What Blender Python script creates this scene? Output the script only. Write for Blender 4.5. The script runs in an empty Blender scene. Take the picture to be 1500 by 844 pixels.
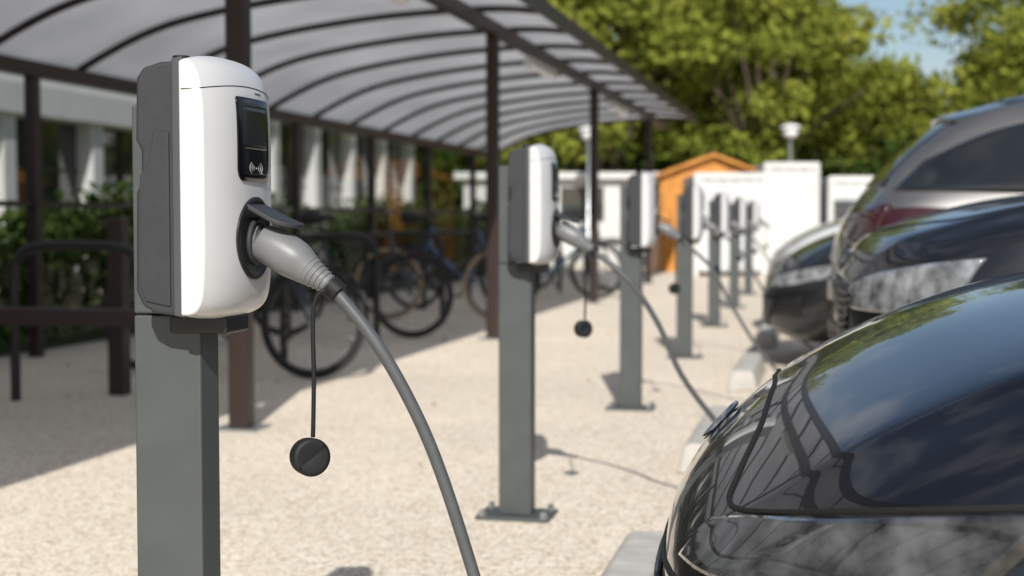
import bpy, bmesh, math, random
import numpy as np
from mathutils import Vector, Matrix
from mathutils.bvhtree import BVHTree
random.seed(7); np.random.seed(7)
A=math.radians(12.6); CA,SA=math.cos(A),math.sin(A)
S=bpy.context.scene
COL=S.collection
def rc(X0,Y):
    xr=X0*CA; return xr,(Y+xr*SA)/CA
def row2w(x,y,z=0): return Vector((x*CA+y*SA,-x*SA+y*CA,z))

# ---------------- materials
def nt(name):
    m=bpy.data.materials.new(name); m.use_nodes=True
    n=m.node_tree; b=n.nodes['Principled BSDF']; return m,n,b
def mat(name,col,rough=.5,metal=0,coat=0,var=0.0,vscale=8,bump=0,bscale=60,trans=0,spec=.5,rvar=0,coatr=.03):
    m,n,b=nt(name)
    b.inputs['Base Color'].default_value=(*col,1); b.inputs['Roughness'].default_value=rough
    b.inputs['Metallic'].default_value=metal; b.inputs['Coat Weight'].default_value=coat
    b.inputs['Coat Roughness'].default_value=coatr
    b.inputs['Transmission Weight'].default_value=trans; b.inputs['Specular IOR Level'].default_value=spec
    tc=n.nodes.new('ShaderNodeTexCoord')
    if var>0 or rvar>0:
        no=n.nodes.new('ShaderNodeTexNoise'); no.inputs['Scale'].default_value=vscale; no.inputs['Detail'].default_value=6
        n.links.new(tc.outputs['Object'],no.inputs['Vector'])
        if var>0:
            mr=n.nodes.new('ShaderNodeMapRange'); mr.inputs[1].default_value=.3; mr.inputs[2].default_value=.7
            mr.inputs[3].default_value=1-var; mr.inputs[4].default_value=1+var
            n.links.new(no.outputs['Fac'],mr.inputs[0])
            mx=n.nodes.new('ShaderNodeVectorMath'); mx.operation='SCALE'; mx.inputs[0].default_value=col
            n.links.new(mr.outputs[0],mx.inputs['Scale']); n.links.new(mx.outputs[0],b.inputs['Base Color'])
        if rvar>0:
            mr=n.nodes.new('ShaderNodeMapRange'); mr.inputs[1].default_value=.3; mr.inputs[2].default_value=.7
            mr.inputs[3].default_value=max(0,rough-rvar); mr.inputs[4].default_value=rough+rvar
            n.links.new(no.outputs['Fac'],mr.inputs[0]); n.links.new(mr.outputs[0],b.inputs['Roughness'])
    if bump>0:
        n2=n.nodes.new('ShaderNodeTexNoise'); n2.inputs['Scale'].default_value=bscale; n2.inputs['Detail'].default_value=4
        n.links.new(tc.outputs['Object'],n2.inputs['Vector'])
        bp=n.nodes.new('ShaderNodeBump'); bp.inputs['Strength'].default_value=bump; bp.inputs['Distance'].default_value=.002
        n.links.new(n2.outputs['Fac'],bp.inputs['Height']); n.links.new(bp.outputs[0],b.inputs['Normal'])
    return m
M={}
M['white']=mat('white_plastic',(.60,.60,.598),.32,coat=.25,rvar=.05,vscale=20,bump=.03,bscale=300,var=.015)
M['gplast']=mat('grey_plastic',(.036,.038,.042),.55,var=.06,vscale=30,bump=.3,bscale=900,spec=.35)
M['gplast2']=mat('grey_plastic_light',(.06,.063,.068),.5,bump=.2,bscale=900)
M['post']=mat('post_powder_coat',(.064,.072,.071),.55,var=.09,vscale=12,bump=.2,bscale=1200)
M['blk']=mat('black_plastic',(.012,.012,.013),.4,bump=.1,bscale=500)
M['screen']=mat('screen_gloss',(.004,.004,.005),.10,spec=.25)
M['display']=mat('display',(.010,.011,.014),.2,spec=.3)
M['icon']=mat('icon_print',(.36,.36,.36),.5)
M['plug']=mat('plug_grey',(.155,.16,.162),.42,var=.05,vscale=40,bump=.1,bscale=700)
M['cable']=mat('cable_grey',(.075,.08,.084),.5,var=.08,vscale=60)
M['rub']=mat('rubber',(.012,.012,.013),.6,bump=.1,bscale=300,spec=.3)
M['steel']=mat('galv_steel',(.45,.46,.47),.4,metal=.9,var=.15,vscale=30)
M['brown']=mat('brown_steel',(.024,.013,.011),.45,var=.2,vscale=6)
M['brick']=mat('brown_boards',(.05,.03,.02),.7)
M['conc']=mat('concrete',(.46,.44,.41),.85,var=.18,vscale=9,bump=.6,bscale=150)
M['tyre']=mat('tyre',(.02,.02,.021),.75,bump=.4,bscale=120)
M['rim']=mat('rim_alloy',(.45,.46,.47),.3,metal=.9)
M['brim']=mat('bike_rim',(.06,.06,.065),.4,metal=.6)
M['chrome']=mat('chrome',(.75,.76,.78),.12,metal=1)
M['glass']=mat('tinted_glass',(.012,.014,.016),.04,coat=.5)
M['lens']=mat('headlamp_lens_dark',(.07,.072,.075),.06,coat=1,metal=.3,var=.9,vscale=22)
M['lens2']=mat('headlamp_lens',(.28,.29,.30),.08,coat=1,metal=.3,var=.7,vscale=18)
M['seam']=mat('panel_gap',(.004,.004,.004),.8)
M['tail']=mat('tail_lamp',(.035,.004,.004),.12,coat=1)
M['plate']=mat('plate_white',(.7,.7,.68),.4)
M['bwhite']=mat('building_render',(.62,.62,.60),.8,var=.08,vscale=2,bump=.3,bscale=80)
M['unit']=mat('container_paint',(.58,.59,.59),.5,var=.06,vscale=3)
M['bwin']=mat('window_glass',(.03,.035,.035),.05,coat=.8)
M['wood']=mat('orange_wood',(.58,.24,.04),.6,var=.3,vscale=5)
M['bark']=mat('bark',(.09,.065,.045),.9,var=.3,vscale=10,bump=1,bscale=30)
M['tube']=mat('lamp_diffuser',(.78,.78,.78),.4)
def paint(name,col,metal=0.0,rough=.25):
    return mat(name,col,rough,metal=metal,coat=1,coatr=.015,rvar=.03,vscale=3)
M['pblack']=paint('paint_black',(.003,.003,.005))
M['pblack2']=paint('paint_black_metallic',(.014,.015,.018),.5,.35)
M['psilver']=paint('paint_silver_grey',(.19,.185,.18),.7,.35)
M['pgrey']=paint('paint_grey',(.02,.021,.024),.5,.35)
M['pwhite']=paint('paint_white',(.72,.72,.72))

m,n,b=nt('grille_mesh'); M['grille']=m
tc=n.nodes.new('ShaderNodeTexCoord'); mp=n.nodes.new('ShaderNodeMapping'); mp.inputs['Scale'].default_value=(20,28,40)
vo=n.nodes.new('ShaderNodeTexVoronoi'); vo.feature='DISTANCE_TO_EDGE'; vo.inputs['Scale'].default_value=1; vo.inputs['Randomness'].default_value=0.1
n.links.new(tc.outputs['Object'],mp.inputs[0]); n.links.new(mp.outputs[0],vo.inputs['Vector'])
cr=n.nodes.new('ShaderNodeValToRGB'); cr.color_ramp.elements[0].position=.08; cr.color_ramp.elements[0].color=(.06,.06,.06,1)
cr.color_ramp.elements[1].position=.16; cr.color_ramp.elements[1].color=(.002,.002,.002,1)
n.links.new(vo.outputs['Distance'],cr.inputs[0]); n.links.new(cr.outputs[0],b.inputs['Base Color'])
bp=n.nodes.new('ShaderNodeBump'); bp.invert=True; bp.inputs['Distance'].default_value=.02; n.links.new(vo.outputs['Distance'],bp.inputs['Height']); n.links.new(bp.outputs[0],b.inputs['Normal'])
b.inputs['Roughness'].default_value=.4

m,n,b=nt('aggregate_paving'); M['ground']=m
tc=n.nodes.new('ShaderNodeTexCoord')
vo=n.nodes.new('ShaderNodeTexVoronoi'); vo.inputs['Scale'].default_value=105
no=n.nodes.new('ShaderNodeTexNoise'); no.inputs['Scale'].default_value=.7; no.inputs['Detail'].default_value=8; no.inputs['Roughness'].default_value=.65
n3=n.nodes.new('ShaderNodeTexNoise'); n3.inputs['Scale'].default_value=28; n3.inputs['Detail'].default_value=5
for q in (vo,no,n3): n.links.new(tc.outputs['Object'],q.inputs['Vector'])
sp=n.nodes.new('ShaderNodeSeparateColor'); n.links.new(vo.outputs['Color'],sp.inputs[0])
cr=n.nodes.new('ShaderNodeValToRGB'); e=cr.color_ramp.elements
e[0].position=0; e[0].color=(.38,.29,.20,1); e[1].position=1; e[1].color=(.92,.86,.76,1)
x=e.new(.15); x.color=(.67,.56,.43,1); x=e.new(.6); x.color=(.78,.68,.55,1)
n.links.new(sp.outputs[0],cr.inputs[0])
mr=n.nodes.new('ShaderNodeMapRange'); mr.inputs[1].default_value=.3; mr.inputs[2].default_value=.7; mr.inputs[3].default_value=.88; mr.inputs[4].default_value=1.07
n.links.new(no.outputs['Fac'],mr.inputs[0])
mr2=n.nodes.new('ShaderNodeMapRange'); mr2.inputs[1].default_value=.3; mr2.inputs[2].default_value=.7; mr2.inputs[3].default_value=.86; mr2.inputs[4].default_value=1.1
n.links.new(n3.outputs['Fac'],mr2.inputs[0])
mu=n.nodes.new('ShaderNodeMath'); mu.operation='MULTIPLY'; n.links.new(mr.outputs[0],mu.inputs[0]); n.links.new(mr2.outputs[0],mu.inputs[1])
sc=n.nodes.new('ShaderNodeVectorMath'); sc.operation='SCALE'; n.links.new(cr.outputs[0],sc.inputs[0]); n.links.new(mu.outputs[0],sc.inputs['Scale'])
n.links.new(sc.outputs[0],b.inputs['Base Color']); b.inputs['Roughness'].default_value=.85
bp=n.nodes.new('ShaderNodeBump'); bp.inputs['Distance'].default_value=.004; bp.inputs['Strength'].default_value=.5
n.links.new(vo.outputs['Distance'],bp.inputs['Height']); n.links.new(bp.outputs[0],b.inputs['Normal'])
M['asphalt']=mat('asphalt',(.06,.06,.06),.9,var=.2,vscale=5,bump=.8,bscale=200)
M['grass']=mat('grass',(.07,.10,.03),.9,var=.4,vscale=4,bump=1,bscale=60)

def leafmat(name,c1,c2,c3,tr=.35):
    m=bpy.data.materials.new(name); m.use_nodes=True; n=m.node_tree; n.nodes.clear()
    o=n.nodes.new('ShaderNodeOutputMaterial'); g=n.nodes.new('ShaderNodeNewGeometry'); tc=n.nodes.new('ShaderNodeTexCoord')
    cr=n.nodes.new('ShaderNodeValToRGB'); e=cr.color_ramp.elements; e[0].color=(*c1,1); e[1].color=(*c3,1); x=e.new(.5); x.color=(*c2,1)
    no=n.nodes.new('ShaderNodeTexNoise'); no.inputs['Scale'].default_value=.55; n.links.new(tc.outputs['Object'],no.inputs['Vector'])
    mx=n.nodes.new('ShaderNodeMath'); mx.operation='MULTIPLY_ADD'; mx.inputs[1].default_value=.45
    ad=n.nodes.new('ShaderNodeMapRange'); ad.inputs[1].default_value=.35; ad.inputs[2].default_value=.65; ad.inputs[3].default_value=0; ad.inputs[4].default_value=.55
    n.links.new(no.outputs['Fac'],ad.inputs[0]); n.links.new(g.outputs['Random Per Island'],mx.inputs[0]); n.links.new(ad.outputs[0],mx.inputs[2])
    n.links.new(mx.outputs[0],cr.inputs[0])
    d=n.nodes.new('ShaderNodeBsdfDiffuse'); t=n.nodes.new('ShaderNodeBsdfTranslucent'); ms=n.nodes.new('ShaderNodeMixShader'); ms.inputs[0].default_value=tr
    n.links.new(cr.outputs[0],d.inputs[0]); n.links.new(cr.outputs[0],t.inputs[0]); n.links.new(d.outputs[0],ms.inputs[1]); n.links.new(t.outputs[0],ms.inputs[2])
    n.links.new(ms.outputs[0],o.inputs[0]); return m
M['leaf']=leafmat('foliage',(.13,.17,.03),(.24,.27,.045),(.35,.35,.07),.3)
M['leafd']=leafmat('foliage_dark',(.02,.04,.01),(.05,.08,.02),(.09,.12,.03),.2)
m=bpy.data.materials.new('polycarbonate'); m.use_nodes=True; n=m.node_tree; n.nodes.clear(); M['poly']=m
o=n.nodes.new('ShaderNodeOutputMaterial'); d=n.nodes.new('ShaderNodeBsdfDiffuse'); t=n.nodes.new('ShaderNodeBsdfTranslucent'); gl=n.nodes.new('ShaderNodeBsdfGlossy')
tc=n.nodes.new('ShaderNodeTexCoord'); no=n.nodes.new('ShaderNodeTexNoise'); no.inputs['Scale'].default_value=1.3; no.inputs['Detail'].default_value=6
n.links.new(tc.outputs['Object'],no.inputs['Vector']); cr=n.nodes.new('ShaderNodeValToRGB'); cr.color_ramp.elements[0].position=.3; cr.color_ramp.elements[0].color=(.46,.465,.48,1); cr.color_ramp.elements[1].position=.7; cr.color_ramp.elements[1].color=(.64,.645,.66,1)
n.links.new(no.outputs['Fac'],cr.inputs[0])
for q in (d,t): n.links.new(cr.outputs[0],q.inputs[0])
gl.inputs['Roughness'].default_value=.25; gl.inputs[0].default_value=(.6,.6,.6,1)
m1=n.nodes.new('ShaderNodeMixShader'); m1.inputs[0].default_value=.52; m2=n.nodes.new('ShaderNodeMixShader'); m2.inputs[0].default_value=.12
n.links.new(d.outputs[0],m1.inputs[1]); n.links.new(t.outputs[0],m1.inputs[2]); n.links.new(m1.outputs[0],m2.inputs[1]); n.links.new(gl.outputs[0],m2.inputs[2]); n.links.new(m2.outputs[0],o.inputs[0])
m=bpy.data.materials.new('clear_pane'); m.use_nodes=True; n=m.node_tree; n.nodes.clear(); M['pane']=m
o=n.nodes.new('ShaderNodeOutputMaterial'); t=n.nodes.new('ShaderNodeBsdfTransparent'); t.inputs[0].default_value=(.74,.75,.75,1); gl=n.nodes.new('ShaderNodeBsdfGlossy'); gl.inputs['Roughness'].default_value=.03
fr=n.nodes.new('ShaderNodeFresnel'); fr.inputs['IOR'].default_value=1.2; ms=n.nodes.new('ShaderNodeMixShader'); n.links.new(fr.outputs[0],ms.inputs[0]); n.links.new(t.outputs[0],ms.inputs[1]); n.links.new(gl.outputs[0],ms.inputs[2]); n.links.new(ms.outputs[0],o.inputs[0])

# ---------------- helpers
def empty(name,loc=(0,0,0),rz=0):
    e=bpy.data.objects.new(name,None); COL.objects.link(e); e.location=loc; e.rotation_euler=(0,0,rz); e.empty_display_size=.1; return e
def mk(name,vs,fs,mt,par=None,smooth=None,bevel=0,bseg=2,loc=None):
    me=bpy.data.meshes.new(name); me.from_pydata([tuple(v) for v in vs],[],[tuple(f) for f in fs]); me.update()
    bm=bmesh.new(); bm.from_mesh(me); bmesh.ops.recalc_face_normals(bm,faces=bm.faces); bm.to_mesh(me); bm.free()
    o=bpy.data.objects.new(name,me); COL.objects.link(o)
    if mt: me.materials.append(mt)
    if smooth is not None:
        me.shade_smooth()
        if smooth<180: me.set_sharp_from_angle(angle=math.radians(smooth))
    if bevel>0:
        b=o.modifiers.new('b','BEVEL'); b.width=bevel; b.segments=bseg; b.limit_method='ANGLE'; b.angle_limit=math.radians(35); b.harden_normals=False
        if smooth is None: me.shade_smooth()
        w=o.modifiers.new('w','WEIGHTED_NORMAL'); w.keep_sharp=True
    if par: o.parent=par
    if loc: o.location=loc
    return o
def boxvf(x0,x1,y0,y1,z0,z1):
    v=[(x0,y0,z0),(x1,y0,z0),(x1,y1,z0),(x0,y1,z0),(x0,y0,z1),(x1,y0,z1),(x1,y1,z1),(x0,y1,z1)]
    f=[(0,3,2,1),(4,5,6,7),(0,1,5,4),(1,2,6,5),(2,3,7,6),(3,0,4,7)]; return v,f
def box(name,x0,x1,y0,y1,z0,z1,mt,par=None,bevel=0,bseg=2):
    v,f=boxvf(x0,x1,y0,y1,z0,z1); return mk(name,v,f,mt,par,None if bevel==0 else None,bevel,bseg)
def boxes(name,L,mt,par=None,bevel=0):
    V=[];F=[]
    for b in L:
        v,f=boxvf(*b); k=len(V); V+=v; F+=[tuple(i+k for i in q) for q in f]
    return mk(name,V,F,mt,par,None,bevel)
def catm(P,sub,closed=False):
    P=np.asarray(P,float); n=len(P); out=[]
    for i in range(n-1):
        p0=P[i-1] if i>0 else 2*P[0]-P[1]; p1=P[i]; p2=P[i+1]; p3=P[i+2] if i+2<n else 2*P[-1]-P[-2]
        for k in range(sub):
            t=k/sub; out.append(.5*((2*p1)+(-p0+p2)*t+(2*p0-5*p1+4*p2-p3)*t*t+(-p0+3*p1-3*p2+p3)*t**3))
    out.append(P[-1]); return np.array(out)
def tubevf(P,R,ns=10,cap=True):
    P=[Vector(p) for p in P]; n=len(P)
    if not hasattr(R,'__len__'): R=[R]*n
    V=[];F=[]; up=None
    for i in range(n):
        t=(P[min(i+1,n-1)]-P[max(i-1,0)]).normalized()
        if up is None: up=t.orthogonal().normalized()
        up=(up-t*up.dot(t)); up=up.normalized() if up.length>1e-6 else t.orthogonal().normalized()
        s=t.cross(up)
        for k in range(ns):
            a=2*math.pi*k/ns; V.append(P[i]+(up*math.cos(a)+s*math.sin(a))*R[i])
    for i in range(n-1):
        for k in range(ns):
            F.append((i*ns+k,i*ns+(k+1)%ns,(i+1)*ns+(k+1)%ns,(i+1)*ns+k))
    if cap: F.append(tuple(range(ns))[::-1]); F.append(tuple((n-1)*ns+k for k in range(ns)))
    return V,F
def tube(name,P,R,mt,par=None,ns=12,sub=0):
    if sub:
        if hasattr(R,'__len__'):
            Q=catm([list(p)+[r] for p,r in zip(P,R)],sub); P=Q[:,:3]; R=list(Q[:,3])
        else: P=catm(P,sub)
    v,f=tubevf(P,R,ns); return mk(name,v,f,mt,par,60)
def tubes(name,L,mt,par=None,ns=8):
    V=[];F=[]
    for P,R in L:
        v,f=tubevf(P,R,ns); k=len(V); V+=v; F+=[tuple(i+k for i in q) for q in f]
    return mk(name,V,F,mt,par,60)
def torusvf(c,ax,R,r,N=40,n=8):
    c=Vector(c); ax=Vector(ax).normalized(); a=ax.orthogonal().normalized(); b=ax.cross(a); V=[];F=[]
    for i in range(N):
        t=2*math.pi*i/N; d=a*math.cos(t)+b*math.sin(t)
        for j in range(n):
            s=2*math.pi*j/n; V.append(c+d*(R+r*math.cos(s))+ax*r*math.sin(s))
    for i in range(N):
        for j in range(n): F.append((i*n+j,((i+1)%N)*n+j,((i+1)%N)*n+(j+1)%n,i*n+(j+1)%n))
    return V,F
def torus(name,c,ax,R,r,mt,par=None,N=40,n=8):
    v,f=torusvf(c,ax,R,r,N,n); return mk(name,v,f,mt,par,180)
def extr(name,prof,y0,y1,mt,par=None,bevel=0,bseg=2):
    n=len(prof); V=[(p[0],y0,p[1]) for p in prof]+[(p[0],y1,p[1]) for p in prof]
    F=[tuple(range(n)),tuple(range(n,2*n))[::-1]]+[(i,(i+1)%n,n+(i+1)%n,n+i) for i in range(n)]
    return mk(name,V,F,mt,par,None,bevel,bseg)

# ---------------- camera, light
cam=bpy.data.cameras.new('camera'); co=bpy.data.objects.new('camera',cam); COL.objects.link(co); S.camera=co
co.location=(0,0,.94); co.rotation_euler=(math.radians(90-2.78),0,0); cam.lens=50; cam.sensor_width=36; cam.clip_start=.05; cam.clip_end=2000
cam.dof.use_dof=True; cam.dof.focus_distance=2.02; cam.dof.aperture_fstop=4.2
sd=Vector((.0,1.40,-1.0))
sun=bpy.data.lights.new('sun','SUN'); so=bpy.data.objects.new('sun',sun); COL.objects.link(so); sun.energy=5.0; sun.angle=math.radians(.5); sun.color=(1,.965,.91)
so.rotation_euler=sd.to_track_quat('-Z','Y').to_euler(); so.location=(0,-10,10)
w=bpy.data.worlds.new('World'); S.world=w; w.use_nodes=True; n=w.node_tree; bg=n.nodes['Background']
sk=n.nodes.new('ShaderNodeTexSky'); sk.sky_type='NISHITA'; sk.sun_disc=False; sk.sun_elevation=math.atan2(1,1.40); sk.sun_rotation=math.radians(180)
tc=n.nodes.new('ShaderNodeTexCoord'); mp=n.nodes.new('ShaderNodeMapping'); mp.inputs['Scale'].default_value=(1,1,2.5)
no=n.nodes.new('ShaderNodeTexNoise'); no.inputs['Scale'].default_value=3.2; no.inputs['Detail'].default_value=8; no.inputs['Roughness'].default_value=.55
n.links.new(tc.outputs['Generated'],mp.inputs[0]); n.links.new(mp.outputs[0],no.inputs['Vector'])
mr=n.nodes.new('ShaderNodeMapRange'); mr.inputs[1].default_value=.48; mr.inputs[2].default_value=.66; mr.inputs[3].default_value=0; mr.inputs[4].default_value=.75
n.links.new(no.outputs['Fac'],mr.inputs[0]); mx=n.nodes.new('ShaderNodeMix'); mx.data_type='RGBA'; mx.inputs['B'].default_value=(6.5,6.8,7.2,1)
n.links.new(mr.outputs[0],mx.inputs['Factor']); n.links.new(sk.outputs[0],mx.inputs['A']); n.links.new(mx.outputs['Result'],bg.inputs[0]); bg.inputs[1].default_value=.095
S.view_settings.view_transform='Standard'; S.view_settings.look='None'; S.view_settings.exposure=0

# ---------------- ground
mk('ground',[(-300,-300,0),(300,-300,0),(300,300,0),(-300,300,0)],[(0,1,2,3)],M['ground'])
def strip(name,x0,x1,y0,y1,z,mt):
    V=[row2w(x0,y0,z),row2w(x1,y0,z),row2w(x1,y1,z),row2w(x0,y1,z)]; return mk(name,V,[(0,1,2,3)],mt)
strip('asphalt_road',5.6,12,-60,60,.004,M['asphalt'])
strip('grass_verge',-9,-5.5,-20,60,.004,M['grass'])
strip('lawn',-40,60,29,90,.008,M['grass'])

# ---------------- charger
def charger(px,py,detail=True):
    root=empty('ev_charging_station',(px,py,0),-A)
    box('post',-.105,0,-.0325,.0325,.012,.80,M['post'],root,.004)
    box('post_upper',-.105,-.052,-.0325,.0325,.802,1.105,M['post'],root,.004)
    box('post_collar',-.045,.045,-.04,.04,.775,.801,M['blk'],root,.004)
    V,F=boxvf(-.17,.065,-.085,.085,0,.012); mk('base_plate',V,F,M['post'],root,None,.003)
    V=[];F=[]
    for bx in (-.15,.045):
        for by in (-.062,.062):
            v,f=tubevf([(bx,by,.012),(bx,by,.03)],.011,6); k=len(V); V+=v; F+=[tuple(i+k for i in q) for q in f]
            v,f=tubevf([(bx,by,.0121),(bx,by,.015)],.017,16); k=len(V); V+=v; F+=[tuple(i+k for i in q) for q in f]
    mk('anchor_bolts',V,F,M['steel'],root,40)
    prof=[(-.046,1.150),(-.056,1.135),(-.058,1.05),(-.050,1.035),(-.050,.995),(-.058,.975),(-.060,.84),(-.050,.818),(-.03,.808),(.018,.803),(.018,1.158),(-.02,1.157)]
    extr('rear_housing',prof,-.112,.112,M['gplast'],root,.006,3)
    pp=[(-.050,1.000),(-.052,.975),(-.054,.85),(-.044,.825),(-.006,.818),(-.006,1.06),(-.030,1.06),(-.036,1.02)]
    extr('housing_side_panel',pp,-.1150,.1150,M['gplast'],root,.0022,2)
    extr('housing_band',[(.0,.806),(.0,1.161),(.016,1.163),(.016,.803)],-.117,.117,M['gplast2'],root,.002)
    tube('lock_knob',[(-.012,-.06,1.155),(-.012,-.06,1.17)],.012,M['blk'],root,20)
    pr=catm([(.012,1.168),(.03,1.171),(.048,1.162),(.062,1.143),(.070,1.11),(.0725,1.06),(.0725,.98),(.0725,.90),(.070,.85),(.064,.82),(.052,.804),(.035,.798),(.012,.797)],5)
    ns=41; V=[];F=[]; nt_=len(pr)
    def cov(s,x,z):
        a=abs(s); return ( .012+(x-.012)*(1-.42*a**2.6), s*.12, .985+(z-.985)*(1-.065*a**2.6*(1 if z>.985 else .8)))
    for i in range(ns):
        s=-1+2*i/(ns-1)
        for x,z in pr: V.append(cov(s,x,z))
    for i in range(ns-1):
        for j in range(nt_-1): F.append((i*nt_+j,(i+1)*nt_+j,(i+1)*nt_+j+1,i*nt_+j+1))
    F.append(tuple(range(nt_))); F.append(tuple((ns-1)*nt_+j for j in range(nt_))[::-1])
    F.append(tuple([i*nt_ for i in range(ns)]+[i*nt_+nt_-1 for i in range(ns)][::-1]))
    bv=BVHTree.FromPolygons([Vector(v) for v in V],F)
    def hit(y,z,off):
        h=bv.ray_cast(Vector((.5,y,z)),Vector((-1,0,0)))
        return (h[0].x+off,y,z) if h[0] else (.012,y,z)
    mk('front_cover',V,F,M['white'],root,50,.003,2)
    pts=[(.016,-.1201,1.118)]
    for i in range(33):
        s=-.99+1.98*i/32; y=s*.12; z=1.119+.010*(1-s*s); pts.append(hit(y,z,0.0))
    tubes('cover_seam',[(pts,.0008)],M['seam'],root,6)
    tubes('print_mark',[([hit(.012+k*.006,1.1215,.0003),hit(.0155+k*.006,1.1215,.0003)],.0011) for k in range(4)],M['blk'],root,5)
    def patch(name,pts2,off,mt,n=10,thick=.002):
        V=[];F=[]
        for (y,a,b) in pts2:
            for k in range(n+1): V.append(hit(y,a+(b-a)*k/n,off))
        for i in range(len(pts2)-1):
            for k in range(n): F.append((i*(n+1)+k,(i+1)*(n+1)+k,(i+1)*(n+1)+k+1,i*(n+1)+k+1))
        o=mk(name,V,F,mt,root,40); sm=o.modifiers.new('s','SOLIDIFY'); sm.thickness=thick; sm.offset=0; return o
    def rr(y0,y1,z0,z1,r,n=6,rt=.003):
        out=[]
        def cor(d,r): 
            return r-math.sqrt(max(0,r*r-(r-d)**2)) if d<r else 0
        ys=sorted(set([y0+ (y1-y0)*k/16 for k in range(17)]+[y0+r*k/n for k in range(n)]+[y1-r*k/n for k in range(n)]))
        for y in ys:
            d=min(y-y0,y1-y); out.append((y,z0+cor(d,r),z1-cor(d,rt)))
        return out
    patch('screen_bezel',rr(-.055,.055,.994,1.113,.016),.0012,M['screen'])
    patch('display',rr(-.043,.043,1.040,1.100,.002,3),.0024,M['display'],thick=.0004)
    L=[]
    for r,rr_ in ((.0042,.00045),(.0078,.0005),(.0114,.00055)):
        for sgn in (-1,1):
            P=[]
            for k in range(9):
                a=math.radians(-44+88*k/8); P.append(hit(sgn*(.001+1.9*r*math.cos(a)),1.013+r*math.sin(a),.0024))
            L.append((P,rr_))
    L.append(([hit(-.0012,1.013,.0024),hit(.0012,1.013,.0024)],.0012))
    tubes('rfid_icon',L,M['icon'],root,5)
    zc=.912; R=.060
    V=[];F=[]; N=48
    rad=[(R,.0),(R,.003),(R*.93,.0045),(R*.87,.003),(R*.80,.0008),(.0001,.0008)]
    for q,(r,of) in enumerate(rad):
        for k in range(N):
            a=2*math.pi*k/N; V.append(hit(r*math.cos(a),zc+r*math.sin(a),of))
    for q in range(len(rad)-1):
        for k in range(N): F.append((q*N+k,q*N+(k+1)%N,(q+1)*N+(k+1)%N,(q+1)*N+k))
    mk('socket_ring',V,F,M['blk'],root,60)
    torus('socket_collar',(.075,0,.908),(1,0,-.05),.030,.004,M['gplast'],root)
    n=16
    out=[]
    for k in range(n+1):
        a=-math.pi/2+math.pi*k/n; out.append((.046+.040*math.cos(a)*1.0,.036*math.sin(a)))
    out=[(0,-.034)]+out+[(0,.034)]
    th=.007; V=[]
    for (d,y) in out: V.append((.068+d*.90,y,.972-d*.46-6*y*y))
    m0=len(out)
    for (d,y) in out: V.append((.066+d*.90,y,.972-d*.46-th-6*y*y))
    F=[tuple(range(m0)),tuple(range(m0,2*m0))[::-1]]+[(i,(i+1)%m0,m0+(i+1)%m0,m0+i) for i in range(m0)]
    mk('socket_lid',V,F,M['gplast'],root,None,.0018)
    tube('plug_body',[(.06,0,.908),(.080,0,.907),(.083,0,.906),(.105,0,.897),(.132,0,.882),(.150,0,.869),(.166,0,.858),(.185,0,.845)],
         [.0235,.0235,.0265,.0295,.0290,.0235,.0180,.0135],M['plug'],root,32,6)
    V=[];F=[]
    for k in range(6):
        t=k/5; c=Vector((.153,0,.8675)).lerp(Vector((.183,0,.8465)),t); r=.0215+(.0142-.0215)*t
        v,f=torusvf(c,(.185-.15,0,.845-.869),r,.0016,32,6); q=len(V); V+=v; F+=[tuple(i+q for i in g) for g in f]
    mk('plug_boot_ribs',V,F,M['plug'],root,180)
    tube('plug_strap_ring',[(.186,0,.8445),(.2,0,.8335)],[.0165,.0155],M['rub'],root,24)
    tube('cap_strap',[(.19,-.012,.835),(.183,-.02,.838),(.172,-.022,.825),(.168,-.022,.79),(.169,-.022,.72),(.168,-.022,.66),(.167,-.022,.628)],.0032,M['rub'],root,8,6)
    c=Vector((.163,-.024,.600)); ax=Vector((.62,-.78,.05)).normalized()
    tube('dust_cap',[c-ax*.014,c-ax*.013,c+ax*.010,c+ax*.0125,c+ax*.0126,c+ax*.010],[.022,.0265,.0275,.0255,.0225,.021],M['rub'],root,36)
    return root
CH=[(-.443,2.08),(.067,4.45),(.64,7.0),(1.22,9.6),(1.82,12.4),(2.40,15.0),(2.98,17.6)]
for i,(x,y) in enumerate(CH): charger(x,y)
def ch2w(i,x,z,y=0):
    p=CH[i]; return (p[0]+x*CA+y*SA,p[1]-x*SA+y*CA,z)
def cable(pts,r=.0088):
    tube('charging_cable',pts,r,M['cable'],None,14,8)
s=ch2w(0,.188,.843)
cable([ch2w(0,.175,.852),s,(-.198,2.03,.768),(-.146,2.03,.678),(-.104,2.03,.58),(-.056,2.03,.43),(-.01,2.02,.27),(.05,2.0,.12),(.13,1.97,.04),(.22,1.93,.06),(.27,1.9,.2),(.36,1.88,.42),(.5,1.86,.5)],.0092)
cable([ch2w(1,.175,.852),ch2w(1,.188,.843),(.36,4.38,.75),(.45,4.39,.62),(.53,4.4,.45),(.66,4.43,.28),(.8,4.5,.12),(.95,4.6,.06),(1.05,4.68,.15),(1.15,4.72,.38),(1.3,4.74,.5)])
for i in range(2,5):
    cable([ch2w(i,.175,.852)]+[ch2w(i,a,b) for a,b in [(.188,.843),(.34,.70),(.45,.5),(.62,.25),(.85,.06),(.98,.25),(1.25,.45)]])

for k in range(7):
    x,y=rc(-.47,3.2+2.52*k)
    e=empty('concrete_wheel_stop',row2w(x,y,0),-A)
    extr('block',[(-.085,0),(-.06,.10),(-.045,.115),(.045,.115),(.06,.10),(.085,0)],-.55,.55,M['conc'],e,.012)

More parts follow.
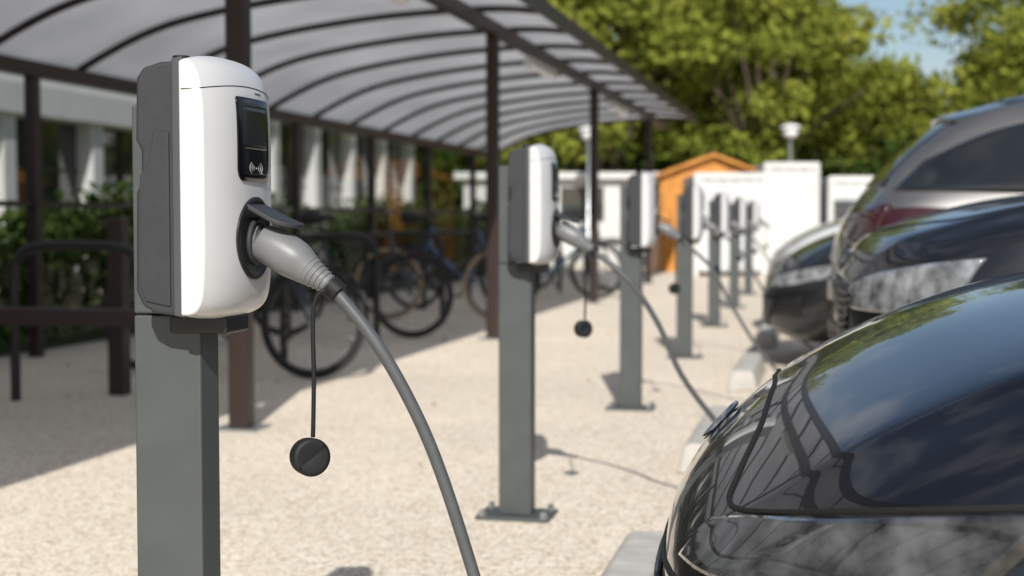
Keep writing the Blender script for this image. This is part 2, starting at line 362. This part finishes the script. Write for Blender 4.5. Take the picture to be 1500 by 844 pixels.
# ---------------- cars
def stations(kind):
    if kind=='hatch':
        L=4.42; T=[(-.015,.40,.30,.41,.36,.43,.30,.44,.10),(0,.58,.25,.475,.54,.505,.42,.525,.14),(.08,.75,.20,.565,.69,.60,.56,.63,.17),(.22,.84,.17,.65,.78,.71,.63,.735,.17),
        (.45,.88,.165,.755,.82,.81,.675,.83,.15),(.8,.893,.17,.825,.84,.885,.70,.905,.11),(1.15,.897,.18,.875,.855,.945,.72,.972,.07),(1.38,.897,.18,.90,.862,1.07,.71,1.12,.03),(1.75,.897,.18,.93,.865,1.30,.66,1.35,0),
        (2.1,.897,.18,.94,.866,1.42,.625,1.49,0),(2.6,.897,.18,.95,.866,1.465,.62,1.545,0),(3.2,.897,.18,.965,.86,1.445,.61,1.525,0),(3.75,.89,.19,.98,.845,1.37,.60,1.44,-.03),(4.08,.875,.21,.98,.82,1.19,.62,1.24,-.06),
        (4.27,.85,.24,.94,.77,1.0,.62,1.03,-.10),(4.37,.79,.28,.80,.70,.86,.55,.88,-.13),(4.42,.60,.34,.66,.54,.70,.42,.72,-.13)]
    else:
        L=4.5; T=[(-.015,.40,.36,.62,.38,.66,.30,.68,.10),(0,.60,.30,.70,.56,.76,.44,.78,.14),(.08,.78,.23,.80,.72,.87,.58,.885,.16),(.22,.87,.21,.86,.80,.925,.64,.94,.15),
        (.45,.91,.20,.92,.85,.985,.69,1.0,.12),(.8,.92,.21,.97,.87,1.035,.72,1.05,.09),(1.12,.925,.22,1.0,.885,1.075,.74,1.10,.06),(1.32,.925,.22,1.02,.89,1.19,.73,1.23,.03),(1.68,.925,.22,1.04,.892,1.42,.69,1.46,0),
        (2.05,.925,.22,1.05,.892,1.56,.655,1.62,0),(2.6,.925,.22,1.06,.892,1.60,.65,1.67,0),(3.3,.925,.22,1.08,.885,1.58,.64,1.65,0),(3.95,.915,.23,1.11,.865,1.47,.635,1.55,-.03),(4.22,.90,.25,1.12,.84,1.30,.66,1.35,-.06),
        (4.38,.87,.28,1.06,.79,1.12,.67,1.14,-.08),(4.46,.82,.32,.92,.72,.98,.58,1.0,-.10),(4.5,.65,.38,.74,.58,.80,.46,.82,-.10)]
    return L,T
def car(name,X0,Y,pm,kind='hatch',rev=False,zs=1.0):
    L,T=stations(kind); x,y=rc(X0,Y); p=row2w(x,y,0); rz=-A
    if rev: p=row2w(x+L,y,0); rz=math.pi-A
    root=empty(name,p,rz)
    root.scale=(1,1,zs)
    C=[]
    for (sx,w,zb,zbt,wb,zu,wu,zt,bow) in T:
        hood = zt<zbt+.17
        P=[(0,zb),(.45*w,zb),(.86*w,zb+.01),(.975*w,zb+.10 if zbt-zb>.25 else zb+.04),(w,zb+(zbt-zb)*.55),(w*.985,zb+(zbt-zb)*.8),(wb,zbt),( (wb*.35+wu*.65) if hood else (wb*.55+wu*.45), zbt+(zu-zbt)*(.75 if hood else .5)),(wu,zu),(wu*.72,zu+(zt-zu)*(.35 if hood else .62)),(wu*.36,zu+(zt-zu)*(.80 if hood else .92)),(0,zt)]
        C.append([(sx+bow*(q[0]/.9)**2*1.0,q[0],q[1]) for q in P])
    C=np.array(C)
    G=np.array([catm(c,5) for c in C]); G=np.array([catm(G[:,k],8) for k in range(G.shape[1])]).transpose(1,0,2)
    nx,nv=G.shape[:2]; ring=2*nv-2; V=[];F=[]
    for i in range(nx):
        for k in range(nv): V.append(tuple(G[i,k]))
        for k in range(nv-2,0,-1): V.append((G[i,k,0],-G[i,k,1],G[i,k,2]))
    for i in range(nx-1):
        for k in range(ring): F.append((i*ring+k,i*ring+(k+1)%ring,(i+1)*ring+(k+1)%ring,(i+1)*ring+k))
    F.append(tuple(range(ring))[::-1]); F.append(tuple((nx-1)*ring+k for k in range(ring)))
    bv=BVHTree.FromPolygons([Vector(v) for v in V],F)
    body=mk('body',V,F,pm,root,30)
    wr=.325 if kind=='hatch' else .35; ax1,ax2=(.86,3.50) if kind=='hatch' else (.90,3.56)
    cv=[];cf=[]
    for ax in (ax1,ax2):
        for sg in (-1,1):
            v,f=tubevf([(ax,sg*.63,wr+.01),(ax,sg*1.1,wr+.01)],wr+.045,40); k=len(cv); cv+=v; cf+=[tuple(i+k for i in q) for q in f]
    cut=mk('cut',cv,cf,M['seam'])
    bpy.context.view_layer.update(); cut.matrix_world=root.matrix_world.copy(); bpy.context.view_layer.update()
    body.data.materials.append(M['seam'])
    bo=body.modifiers.new('bo','BOOLEAN'); bo.operation='DIFFERENCE'; bo.object=cut; bo.solver='EXACT'
    try: bo.material_mode='TRANSFER'
    except Exception: pass
    dg=bpy.context.evaluated_depsgraph_get(); me=bpy.data.meshes.new_from_object(body.evaluated_get(dg))
    body.modifiers.clear(); body.data=me; me.shade_smooth(); me.set_sharp_from_angle(angle=math.radians(30)); bpy.data.objects.remove(cut)
    def ray(ax,a,b):
        if ax=='x+': o,d=Vector((-3,a,b)),Vector((1,0,0))
        elif ax=='x-': o,d=Vector((9,a,b)),Vector((-1,0,0))
        elif ax=='y+': o,d=Vector((a,4,b)),Vector((0,-1,0))
        elif ax=='y-': o,d=Vector((a,-4,b)),Vector((0,1,0))
        else: o,d=Vector((a,b,5)),Vector((0,0,-1))
        return bv.ray_cast(o,d)
    def pat(nm,top,bot,ax,mt,off=.004,nu=28,nv=10):
        def rs(P):
            Q=catm(P,12); d=np.r_[0,np.cumsum(np.linalg.norm(np.diff(Q,axis=0),axis=1))]; t=np.linspace(0,d[-1],nu)
            return np.stack([np.interp(t,d,Q[:,0]),np.interp(t,d,Q[:,1])],1)
        t,b=rs(top),rs(bot); V=[];ok=[]
        for i in range(nu):
            for j in range(nv):
                q=t[i]+(b[i]-t[i])*j/(nv-1); h=ray(ax,q[0],q[1])
                if h[0] is None: V.append((0,0,0)); ok.append(False)
                else:
                    nn=h[1]; dr={'x+':Vector((-1,0,0)),'x-':Vector((1,0,0)),'y+':Vector((0,1,0)),'y-':Vector((0,-1,0)),'z':Vector((0,0,1))}[ax]
                    if nn.dot(dr)<0: nn=-nn
                    V.append(h[0]+nn*off); ok.append(True)
        F=[]
        for i in range(nu-1):
            for j in range(nv-1):
                q=(i*nv+j,(i+1)*nv+j,(i+1)*nv+j+1,i*nv+j+1)
                if all(ok[k] for k in q): F.append(q)
        o=mk(nm,V,F,mt,root,60); sm=o.modifiers.new('s','SOLIDIFY'); sm.thickness=off*1.6; sm.offset=0; return o
    def line(nm,P,ax,r=.0035,sub=8):
        Q=[]
        for q in catm(P,sub):
            h=ray(ax,q[0],q[1])
            if h[0] is not None: Q.append(h[0])
        return (Q,r)
    dz=0 if kind=='hatch' else .13
    sym=lambda P:[(-a,b) for a,b in P]
    if kind=='hatch':
        xs=[1.24,1.19,1.17,1.19,1.24]; xt=[1.99,1.95,1.93,1.95,1.99]; yb=[-.68,-.36,0,.36,.68]; yt=[-.56,-.3,0,.3,.56]
    else:
        xs=[1.20,1.15,1.13,1.15,1.20]; xt=[1.92,1.88,1.86,1.88,1.92]; yb=[-.71,-.36,0,.36,.71]; yt=[-.60,-.3,0,.3,.60]
    pat('windscreen',list(zip(xt,yt)),list(zip(xs,yb)),'z',M['glass'])
    for sd_ in ('y+','y-'):
        pat('side_window_front',[(1.48,1.02+dz),(1.72,1.20+dz),(2.05,1.375+dz),(2.48,1.405+dz)],[(1.44,.995+dz),(1.8,1.0+dz),(2.1,1.005+dz),(2.48,1.01+dz)],sd_,M['glass'])
        if rev:
            pat('side_window_rear',[(2.54,1.405+dz),(3.0,1.40+dz),(3.4,1.36+dz),(3.7,1.30+dz),(4.0,1.17+dz)],[(2.54,1.01+dz),(3.0,1.015+dz),(3.4,1.02+dz),(3.8,1.03+dz),(4.13,1.04+dz)],sd_,M['glass'])
        else:
            pat('side_window_rear',[(2.54,1.405+dz),(3.0,1.40+dz),(3.4,1.35+dz),(3.72,1.26+dz)],[(2.54,1.01+dz),(3.0,1.02+dz),(3.4,1.035+dz),(3.88,1.08+dz)],sd_,M['glass'])
    if rev: pat('roof_glass',[(3.62,-.50),(3.66,0),(3.62,.50)],[(2.1,-.50),(2.05,0),(2.1,.50)],'z',M['glass'])
    pat('rear_window',[(-.52,1.37+dz),(0,1.41+dz),(.52,1.37+dz)],[(-.62,1.06+dz),(0,1.05+dz),(.62,1.06+dz)],'x-',M['glass'])
    hz=0 if kind=='hatch' else .14
    tl=[( .40,.95+hz),(.64,.97+hz),(.79,.97+hz)]; bl=[(.46,.85+hz),(.64,.80+hz),(.82,.77+hz)]
    pat('tail_lamp_l',tl,bl,'x-',M['tail'],.008); pat('tail_lamp_r',sym(tl),sym(bl),'x-',M['tail'],.008)
    if rev:
        for sd_ in ('y+','y-'): pat('tail_lamp_side',[(3.85,.955),(4.05,.96),(4.22,.95)],[(3.95,.92),(4.08,.86),(4.24,.80)],sd_,M['tail'],.006)
    pat('rear_plate',[(-.26,.62+hz),(.26,.62+hz)],[(-.26,.52+hz),(.26,.52+hz)],'x-',M['plate'],.008)
    pat('rear_bumper_insert',[(-.6,.42+hz*.5),(.6,.42+hz*.5)],[(-.6,.33+hz*.5),(.6,.33+hz*.5)],'x-',M['blk'],.006)
    if rev:
        V=[];F=[]
        for i in range(13):
            yy=-.56+1.12*i/12; zz=1.435-.10*(yy/.56)**2*.4+dz; xx=3.72-.05*(yy/.56)**2
            V+=[(xx,yy,zz+.012),(xx+.20,yy,zz-.03),(xx+.20,yy,zz-.05),(xx,yy,zz-.05)]
        for i in range(12):
            for j in range(4): F.append((i*4+j,(i+1)*4+j,(i+1)*4+(j+1)%4,i*4+(j+1)%4))
        F+=[(0,1,2,3),(48,49,50,51)]
        mk('roof_spoiler',V,F,M['pblack2'],root,40,.008)
    if kind=='hatch':
        tl=[(.50,.555),(.60,.580),(.72,.605),(.84,.645)]; bl=[(.48,.500),(.60,.505),(.73,.520),(.835,.56)]
        gt=[(-.60,.41),(-.3,.435),(0,.44),(.3,.435),(.60,.41)]; gb=[(-.50,.26),(-.25,.255),(0,.255),(.25,.255),(.50,.26)]
    else:
        tl=[(.44,.735),(.60,.775),(.72,.80),(.84,.83)]; bl=[(.46,.67),(.60,.665),(.73,.67),(.845,.71)]
        gt=[(-.46,.73),(-.2,.745),(0,.75),(.2,.745),(.46,.73)]; gb=[(-.40,.46),(-.2,.45),(0,.45),(.2,.45),(.40,.46)]
        pat('lower_intake',[(-.62,.38),(0,.38),(.62,.38)],[(-.56,.30),(0,.29),(.56,.30)],'x+',M['grille'],.006)
    lm=M['lens'] if pm is M['pblack'] else M['lens2']
    pat('headlamp_l',tl,bl,'x+',lm,.0025,40,14); pat('headlamp_r',sym(tl),sym(bl),'x+',lm,.0025,40,14)
    pat('grille',gt,gb,'x+',M['grille'],.006)
    for sg in (1,-1):
        pat('fog_recess',[(sg*.64,.42+hz),(sg*.78,.45+hz)],[(sg*.62,.33+hz),(sg*.78,.33+hz)],'x+',M['blk'],.005)
    Ls=[]
    if kind=='hatch':
        a_=[(-.875,.672),(-.80,.640),(-.68,.605),(-.56,.580),(-.49,.580),(-.42,.610),(-.30,.655),(-.15,.680)]
        Ls.append(line('h',a_+[(0,.686)]+sym(a_)[::-1],'x+',.0042))
        Ls.append(line('b',[(-.82,.495),(-.6,.478),(-.3,.468),(0,.465),(.3,.468),(.6,.478),(.82,.495)],'x+',.005))
    else:
        hx=.10
        Ls.append(line('h',[(1.12,-.74),(.8,-.735),(.5,-.71),(.34,-.63),(.25,-.45),(hx+.03,-.22),(hx+.01,0),(hx+.03,.22),(.25,.45),(.34,.63),(.5,.71),(.8,.735),(1.12,.74)],'z',.004))
    for sd_ in ('y+','y-'):
        Ls.append(line('d',[(1.32,.90+dz),(1.30,.7+dz),(1.30,.4),(1.34,.27)],sd_,.003))
        Ls.append(line('d',[(2.50,.97+dz),(2.50,.7),(2.49,.4),(2.46,.27)],sd_,.003))
        Ls.append(line('d',[(3.45,.98+dz),(3.42,.8+dz),(3.2,.6),(3.1,.45),(3.08,.27)],sd_,.003))
        Ls.append(line('d',[(1.34,.27),(2.2,.265),(3.08,.27)],sd_,.003))
    tubes('panel_gaps',Ls,M['seam'],root,6)
    Ls=[line('w',[(1.17,.55),(1.26,.2),(1.30,-.05)],'z',.007),line('w',[(1.16,.0),(1.24,-.3),(1.30,-.55)],'z',.007)]
    tubes('wipers',Ls,M['blk'],root,6)
    ez=.610 if kind=='hatch' else .80
    h=ray('x+',0,ez)
    if h[0]:
        nn=h[1] if h[1].x<0 else -h[1]; c=h[0]+nn*.004
        upv=Vector((0,1,0)).cross(nn).normalized()
        if upv.z<0: upv=-upv
        V=[];F=[]
        N=40
        for i in range(N):
            t=2*math.pi*i/N; d=Vector((0,1,0))*math.cos(t)*.050+upv*math.sin(t)*.038
            for j in range(6):
                s_=2*math.pi*j/6; V.append(c+d*(1+.11*math.cos(s_))+nn*.004*math.sin(s_))
        for i in range(N):
            for j in range(6): F.append((i*6+j,((i+1)%N)*6+j,((i+1)%N)*6+(j+1)%6,i*6+(j+1)%6))
        for hgt in (-.010,.010):
            v2,f2=tubevf([c+Vector((0,-.045,0))+upv*hgt,c+Vector((0,.045,0))+upv*hgt],.0032,8); k=len(V); V+=v2; F+=[tuple(i+k for i in q) for q in f2]
        mk('emblem',V,F,M['chrome'],root,60)
    for sg in (1,-1):
        bm=bmesh.new(); bmesh.ops.create_uvsphere(bm,u_segments=20,v_segments=12,radius=1)
        for vv in bm.verts: vv.co=Vector((vv.co.x*(.08 if vv.co.x<0 else .03)+1.62,vv.co.y*.11+sg*.99,vv.co.z*.075+1.06+dz))
        me=bpy.data.meshes.new('mirror'); bm.to_mesh(me); bm.free(); me.shade_smooth(); me.materials.append(pm); o=bpy.data.objects.new('mirror',me); COL.objects.link(o); o.parent=root
        tube('mirror_arm',[(1.6,sg*.84,.99+dz),(1.62,sg*.93,1.03+dz)],.022,M['blk'],root,10)
        for hx_ in (2.32,3.22):
            q=ray('y+' if sg>0 else 'y-',hx_,.86+dz)
            if q[0]: tube('door_handle',[(hx_-.1,q[0].y+sg*.004,.86+dz),(hx_-.08,q[0].y+sg*.03,.862+dz),(hx_+.08,q[0].y+sg*.03,.862+dz),(hx_+.1,q[0].y+sg*.004,.86+dz)],.012,pm,root,10)
    for ax in (ax1,ax2):
        for sg in (1,-1):
            yo=sg*.885
            prof=[(.20,-.02),(.235,-.005),(.30,0),(wr-.01,-.015),(wr,-.04),(wr,-.17),(wr-.01,-.195),(.22,-.2)]
            V=[];F=[];N=48
            for (r,d) in prof:
                for k in range(N):
                    a=2*math.pi*k/N; V.append((ax+r*math.cos(a),yo+sg*d,wr+r*math.sin(a)))
            for q in range(len(prof)-1):
                for k in range(N): F.append((q*N+k,q*N+(k+1)%N,(q+1)*N+(k+1)%N,(q+1)*N+k))
            mk('tyre',V,F,M['tyre'],root,40)
            V,F=torusvf((ax,yo-sg*.02,wr),(0,1,0),.205,.014,40,8)
            for k in range(10):
                a=2*math.pi*k/10+(.12 if k%2 else -.12); d=Vector((math.cos(a),0,math.sin(a))); c=Vector((ax,yo-sg*.035,wr))
                v,f=tubevf([c+d*.03,c+d*.205],[.022,.013],6); q=len(V); V+=v; F+=[tuple(i+q for i in g) for g in f]
            v,f=tubevf([(ax,yo-sg*.06,wr),(ax,yo-sg*.018,wr)],.045,20); q=len(V); V+=v; F+=[tuple(i+q for i in g) for g in f]
            mk('rim',V,F,M['rim'],root,50)
            tube('brake_disc',[(ax,yo-sg*.10,wr),(ax,yo-sg*.08,wr)],.17,M['steel'],root,32)
    return root
car('black_car',-.235,2.32,M['pblack'])
car('dark_suv',.04,4.85,M['pblack2'],'suv')
car('silver_grey_hatchback',-.0,7.35,M['psilver'],'hatch',True,1.03)
car('dark_grey_car',-.42,9.5,M['pgrey'],'hatch',False,1.03)
car('white_car',-.52,12.2,M['pwhite'],'hatch',False,1.08)
car('dark_grey_car',-.1,14.9,M['pgrey'],'suv')

# ---------------- shelter
sh=empty('bicycle_shelter',(0,0,0),-A)
XR,XC,XF=-5.27,-2.56,-2.10
curve=catm([(XR-.12,1.93),(XR,2.03),(-4.75,2.27),(-4.2,2.40),(-3.4,2.50),(XC,2.535),(XF,2.50)],8)
y0,y1=-5.0,22.6
L=[]
for y in np.arange(y0,y1+.01,1.2): L.append(([(p[0],y,p[1]) for p in curve],.026))
tubes('arched_ribs',L,M['brown'],sh,6)
V=[];F=[];
for i,(x,z) in enumerate(curve): V+= [(x,y0-.1,z+.034),(x,y1+.1,z+.034)]
for i in range(len(curve)-1): F.append((2*i,2*i+1,2*i+3,2*i+2))
mk('roof_panels',V,F,M['poly'],sh,60)
boxes('beams',[(XR-.05,XR+.05,y0,y1,1.90,2.0),(XC-.04,XC+.04,y0,y1,2.36,2.46),(XF-.0,XF+.03,y0,y1,2.44,2.56)],M['brown'],sh)
cy=[1.05+4.86*k for k in range(-1,5)]
boxes('columns',[(XC-.045,XC+.045,c-.045,c+.045,.012,2.36) for c in cy],M['brown'],sh,.006)
boxes('column_bases',[(XC-.10,XC+.10,c-.10,c+.10,0,.012) for c in cy],M['steel'],sh)
ry=[-1.0+2.43*k for k in range(0,10)]
boxes('rear_columns',[(XR-.04,XR+.04,c-.04,c+.04,0,1.9) for c in ry],M['brown'],sh,.005)
boxes('rear_rails',[(XR-.02,XR+.02,y0,y1,.25,.30),(XR-.02,XR+.02,y0,y1,1.02,1.06)],M['brown'],sh)
mk('rear_glazing',[(XR-.03,y0,.3),(XR-.03,y1,.3),(XR-.03,y1,1.85),(XR-.03,y0,1.85)],[(0,1,2,3)],M['pane'],sh)
boxes('divider_rail',[(XR+.04,XC-.045,5.87,5.95,.45,.53)],M['brown'],sh,.005)
boxes('divider_post',[(-3.75,-3.66,6.9,6.99,0,.95)],M['brown'],sh,.005)
for yy in (8.0,12.9,17.8):
    e=empty('tube_light_fixture',row2w(XC-.05,yy,2.30),-A)
    tube('diffuser',[(0,-.6,0),(0,.6,0)],.035,M['tube'],e,14)
    box('housing',-.03,.03,-.62,.62,.036,.06,M['tube'],e)
yy=6.6
while yy<21:
    e=empty('bicycle_rack',row2w(-3.75,yy,0),-A)
    tube('hoop',[(-.36,0,0),(-.36,0,.60),(-.33,0,.74),(-.2,0,.80),(.2,0,.80),(.33,0,.74),(.36,0,.60),(.36,0,0)],.026,M['blk'],e,10,4)
    yy+=1.9
def bike(xr,yr,rot,fc,tyre,lean=6):
    root=empty('bicycle',row2w(xr,yr,0),-A+rot); root.rotation_euler[0]=math.radians(lean)
    R=.335; r=.019
    fm=mat('bike_paint',fc,.35,coat=.5); tm=mat('bike_tyre',tyre,.7)
    for wx in (-.52,.53):
        torus('tyre',(wx,0,R),(0,1,0),R-r,r,tm,root,56,8); torus('rim',(wx,0,R),(0,1,0),R-.045,.009,M['brim'],root,48,6)
        L=[]
        for k in range(18):
            a=2*math.pi*k/18; L.append(([(wx,.02*(-1)**k,R),(wx+(R-.04)*math.cos(a),0,R+(R-.04)*math.sin(a))],.0011))
        L.append(([(wx,-.05,R),(wx,.05,R)],.02)); tubes('spokes',L,M['steel'],root,5)
        pts=[(wx+(R+.02)*math.cos(t),0,R+(R+.02)*math.sin(t)) for t in np.linspace(.3,2.9,20)]
        tube('mudguard',pts,.011,M['blk'],root,8)
    bb=(-.08,0,.28); st=(-.22,0,.80); ht=(.33,0,.86); hb=(.37,0,.66)
    F=[([bb,st],.016),([st,(.335,0,.82)],.015),([hb,bb],.019),([hb,ht],.019),([(-.52,.03,R),bb],.009),([(-.52,-.03,R),bb],.009),([(-.52,.03,R),(-.2,.01,.76)],.008),([(-.52,-.03,R),(-.2,-.01,.76)],.008),([hb,(.40,.045,.6),(.53,.05,R)],.010),([hb,(.40,-.045,.6),(.53,-.05,R)],.010)]
    tubes('frame',F,fm,root,10)
    tubes('controls',[([ht,(.31,0,.98)],.014),([(.18,-.29,1.0),(.28,-.2,1.01),(.33,0,.98),(.28,.2,1.01),(.18,.29,1.0)],.012),([st,(-.25,0,.93)],.013),([bb,(.02,.09,.15)],.009),([bb,(-.18,-.09,.41)],.009),([(-.03,.09,.15),(.07,.09,.15)],.012),([(-.23,-.09,.41),(-.13,-.09,.41)],.012)],M['blk'],root,8)
    tube('saddle',[(-.40,0,.95),(-.34,0,.955),(-.24,0,.955),(-.12,0,.95)],[.05,.075,.04,.018],M['blk'],root,12)
    torus('chainring',(-.08,.04,.28),(0,1,0),.085,.006,M['steel'],root,30,6)
BK=[(7.9,-3.50,(.02,.03,.05),(.015,.015,.015),0),(10.75,-3.75,(.02,.02,.03),(.02,.02,.02),0),(12.7,-3.5,(.02,.02,.02),(.42,.32,.2),0),(14.2,-3.7,(.04,.13,.3),(.02,.02,.02),1),(16.6,-3.2,(.05,.2,.38),(.03,.03,.03),0),(18.3,-3.3,(.3,.3,.3),(.03,.03,.03),0)]
for (yr,xr,fc,ty,fl) in BK: bike(xr,yr,math.pi*fl+random.uniform(-.12,.12),fc,ty,random.uniform(-6,6))

# ---------------- foliage
def leaves(name,C,size,mt,par=None):
    N=len(C); C=np.asarray(C)
    a=np.random.normal(size=(N,3)); a/=np.linalg.norm(a,axis=1)[:,None]
    b=np.random.normal(size=(N,3)); b-=a*(a*b).sum(1)[:,None]; b/=np.linalg.norm(b,axis=1)[:,None]
    s=size*np.random.uniform(.6,1.4,(N,1)); a=a*s; b=b*s*.6
    V=np.stack([C-a,C-b,C+a,C+b],1).reshape(-1,3)
    me=bpy.data.meshes.new(name); me.vertices.add(4*N); me.vertices.foreach_set('co',V.ravel()); me.loops.add(4*N); me.loops.foreach_set('vertex_index',np.arange(4*N,dtype=np.int32))
    me.polygons.add(N); me.polygons.foreach_set('loop_start',np.arange(0,4*N,4,dtype=np.int32)); me.polygons.foreach_set('loop_total',np.full(N,4,dtype=np.int32)); me.update(); me.validate()
    me.materials.append(mt); 
    return me
def treemesh(seed,H,R,zb,nl=12000):
    rg=np.random.RandomState(seed); cen=[]
    nc=80
    while len(cen)<nc:
        p=rg.uniform(-1,1,3)
        d=np.linalg.norm(p)
        if d<1 and d>.35: cen.append((p[0]*R,p[1]*R,(zb+H)/2+p[2]*(H-zb)/2*.95))
    pts=[]
    for c in cen:
        r=rg.uniform(.5,1.05); k=nl//nc; q=rg.normal(size=(k,3)); q/=np.linalg.norm(q,axis=1)[:,None]; q*=(rg.uniform(.2,1.15,(k,1))**.6)*r; q[:,2]*=.75; pts.append(q+np.array(c))
    me=leaves('crown',np.concatenate(pts),.11,M['leaf'])
    L=[([(0,0,0),(.05,0,zb*.6),(0,.05,zb+.8),(.1,0,H*.6)],[.22,.17,.13,.04])]
    for c in cen[::3]:
        z=zb*.7+rg.uniform(0,1.5); m_=(c[0]*.45,c[1]*.45,(z+c[2])/2+.2); L.append(([(0,0,z),m_,c],[.08,.05,.015]))
    V=[];F=[]
    for P,Rr in L:
        v,f=tubevf(P,Rr,8); k=len(V); V+=v; F+=[tuple(i+k for i in q) for q in f]
    tm=mk('trunk_src',V,F,M['bark'],None,60); tme=tm.data; bpy.data.objects.remove(tm)
    return me,tme
TM=[treemesh(1,9,3.4,1.5),treemesh(2,8,3.0,1.2),treemesh(3,10,3.8,1.8)]
def tree(X,Y,k,s,rz,name='deciduous_tree'):
    e=empty(name,(X,Y,0),rz); e.scale=(s,s,s*random.uniform(.92,1.05))
    for nm,me in zip(('crown','trunk'),TM[k]):
        o=bpy.data.objects.new(nm,me); COL.objects.link(o); o.parent=e
for (X,Y,k,s) in [(-1.5,36,0,1),(2.0,34.5,1,1.05),(5.9,34,1,.98),(9.7,37,1,.66),(13.2,34,0,.95),(17.5,33,2,1.0),(4,41,0,1.1),(7.3,44,1,1.05),(17.3,42,1,1.15),(21,38,0,1.1),(-5,40,2,1.1),(22,30,1,1),(-9,37,1,1.1),(-14,36,0,1.1),(26,36,2,1.1),(0,46,2,1.1),(7.0,49,0,.95),(20,48,2,1.1),(13,50,1,.84)]:
    tree(X,Y,k,s,random.uniform(0,6))
def hedge(name,x0,x1,y0_,y1_,z,nl,size,mt,wav=.25):
    C=np.stack([np.random.uniform(x0,x1,nl),np.random.uniform(y0_,y1_,nl),np.random.beta(1.6,1.1,nl)*z],1)
    C[:,2]*=1+wav*np.sin(C[:,1]*1.3)*np.cos(C[:,0]*2.1+C[:,1]*.5)+np.random.normal(0,.06,nl)
    me=leaves(name,C,size,mt); o=bpy.data.objects.new(name,me); COL.objects.link(o); o.rotation_euler=(0,0,-A); return o
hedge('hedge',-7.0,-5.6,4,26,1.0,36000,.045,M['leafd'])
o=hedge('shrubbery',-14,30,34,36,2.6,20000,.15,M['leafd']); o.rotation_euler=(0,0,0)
o=hedge('distant_treeline',-60,80,58,66,7,40000,.35,M['leaf'],.12); o.rotation_euler=(0,0,0)

bd=empty('school_building',(0,0,0),-A)
BX=-9.6; YS=19.0
box('walls',BX-8,BX-.25,-2,33,0,3.5,M['bwhite'],bd)
boxes('fascia',[(BX-.249,BX+.15,-2,YS,2.2,3.55),(BX-.249,BX+.15,YS+.003,33,2.7,3.55)],M['bwhite'],bd,.01)
boxes('windows',[(BX-.248,BX-.20,-1.9,YS,.35,2.19),(BX-.248,BX-.20,YS+.003,32.9,.35,2.69)],M['bwin'],bd)
boxes('plinth',[(BX-.247,BX-.1,-2,33,0,.34)],M['bwhite'],bd)
boxes('pilasters',[(BX-.199,BX+.05,y-.14,y+.14,.341,2.199 if y<YS else 2.699) for y in np.arange(-1.5,33,2.1)],M['bwhite'],bd,.01)
boxes('window_frames',[(BX-.199,BX-.15,y-.02,y+.02,.342,2.198 if y<YS else 2.698) for y in np.arange(-.45,33,2.1)],M['brown'],bd)
boxes('transoms',[(BX-.1985,BX-.16,-1.9,32.9,1.55,1.59)],M['brown'],bd)

sd_=empty('timber_shed',(3.55,25.2,0),0)
hw=.93
extr('walls',[(-hw,0),(-hw,1.68),(0,2.02),(hw,1.68),(hw,0)],0,2.0,M['wood'],sd_)
extr('roof',[(-hw-.12,1.655),(0,2.04),(hw+.12,1.655),(hw+.12,1.70),(0,2.10),(-hw-.12,1.70)],-.15,2.1,M['wood'],sd_)
boxes('boards',[(-hw+.02+i*.186,-hw+.026+i*.186,-.006,0,0,1.68) for i in range(10)],M['brick'],sd_)
boxes('door_frame',[(-.4,-.34,-.03,-.001,0,1.6),(.34,.4,-.03,-.001,0,1.6),(-.34,.34,-.03,-.001,1.54,1.6)],M['wood'],sd_)
def container(x0,x1,y0c,y1c,h):
    e=empty('white_storage_container',(0,0,0),0)
    box('shell',x0,x1,y0c,y1c,.08,h,M['unit'],e,.02)
    n_=int((x1-x0)/.22)
    boxes('ribs',[(x0+.06+i*.22,x0+.12+i*.22,y0c-.03,y0c-.001,.14,h-.08) for i in range(n_)],M['unit'],e)
    boxes('frame',[(x0-.02,x1+.02,y0c-.05,y0c-.002,h-.07,h+.03),(x0-.02,x0+.05,y0c-.052,y0c-.003,0,h-.071),(x1-.05,x1+.02,y0c-.052,y0c-.003,0,h-.071)],M['bwhite'],e)
container(2.98,4.12,23.2,24.8,1.66)
container(4.26,5.15,24.0,26.2,1.86)
container(5.28,6.3,23.7,26.0,1.62)
e=empty('ventilation_louvre',(0,0,0),0)
boxes('blades',[(5.35,6.2,23.60,23.645,.25+k*.13,.34+k*.13) for k in range(8)],M['gplast2'],e)
lb=empty('low_white_building',(0,0,0),0)
box('walls',-1.0,3.0,29.5,33,0,1.75,M['bwhite'],lb)
box('roof',-1.2,3.2,29.3,33.2,1.752,1.9,M['bwhite'],lb,.02)
boxes('windows',[(-.5+i*1.5,.4+i*1.5,29.46,29.498,.9,1.6) for i in range(2)],M['bwin'],lb)
def lamp(X,Y,z):
    e=empty('street_lamp',(X,Y,0),0)
    tube('pole',[(0,0,0),(0,0,.8),(0,0,.82),(0,0,z-.24)],[.05,.05,.035,.028],M['rim'],e,12)
    bm=bmesh.new(); bmesh.ops.create_uvsphere(bm,u_segments=24,v_segments=14,radius=.15)
    for v in bm.verts: v.co.z=v.co.z*.9+z-.1
    me=bpy.data.meshes.new('globe'); bm.to_mesh(me); bm.free(); me.shade_smooth(); me.materials.append(M['tube']); o=bpy.data.objects.new('globe',me); COL.objects.link(o); o.parent=e
    tube('cap',[(0,0,z-.02),(0,0,z+.01),(0,0,z+.06)],[.21,.20,.06],M['tube'],e,24)
    tube('collar',[(0,0,z-.26),(0,0,z-.20)],[.05,.09],M['rim'],e,16)
lamp(5.5,28.2,2.75); lamp(1.5,28.0,2.7)
C=[(random.uniform(-3,1.5),random.uniform(3,12),.012) for k in range(30)]
me=leaves('fallen_leaves',C,.014,mat('dry_leaf',(.28,.15,.06),.8,var=.4,vscale=3)); o=bpy.data.objects.new('fallen_leaves',me); COL.objects.link(o)
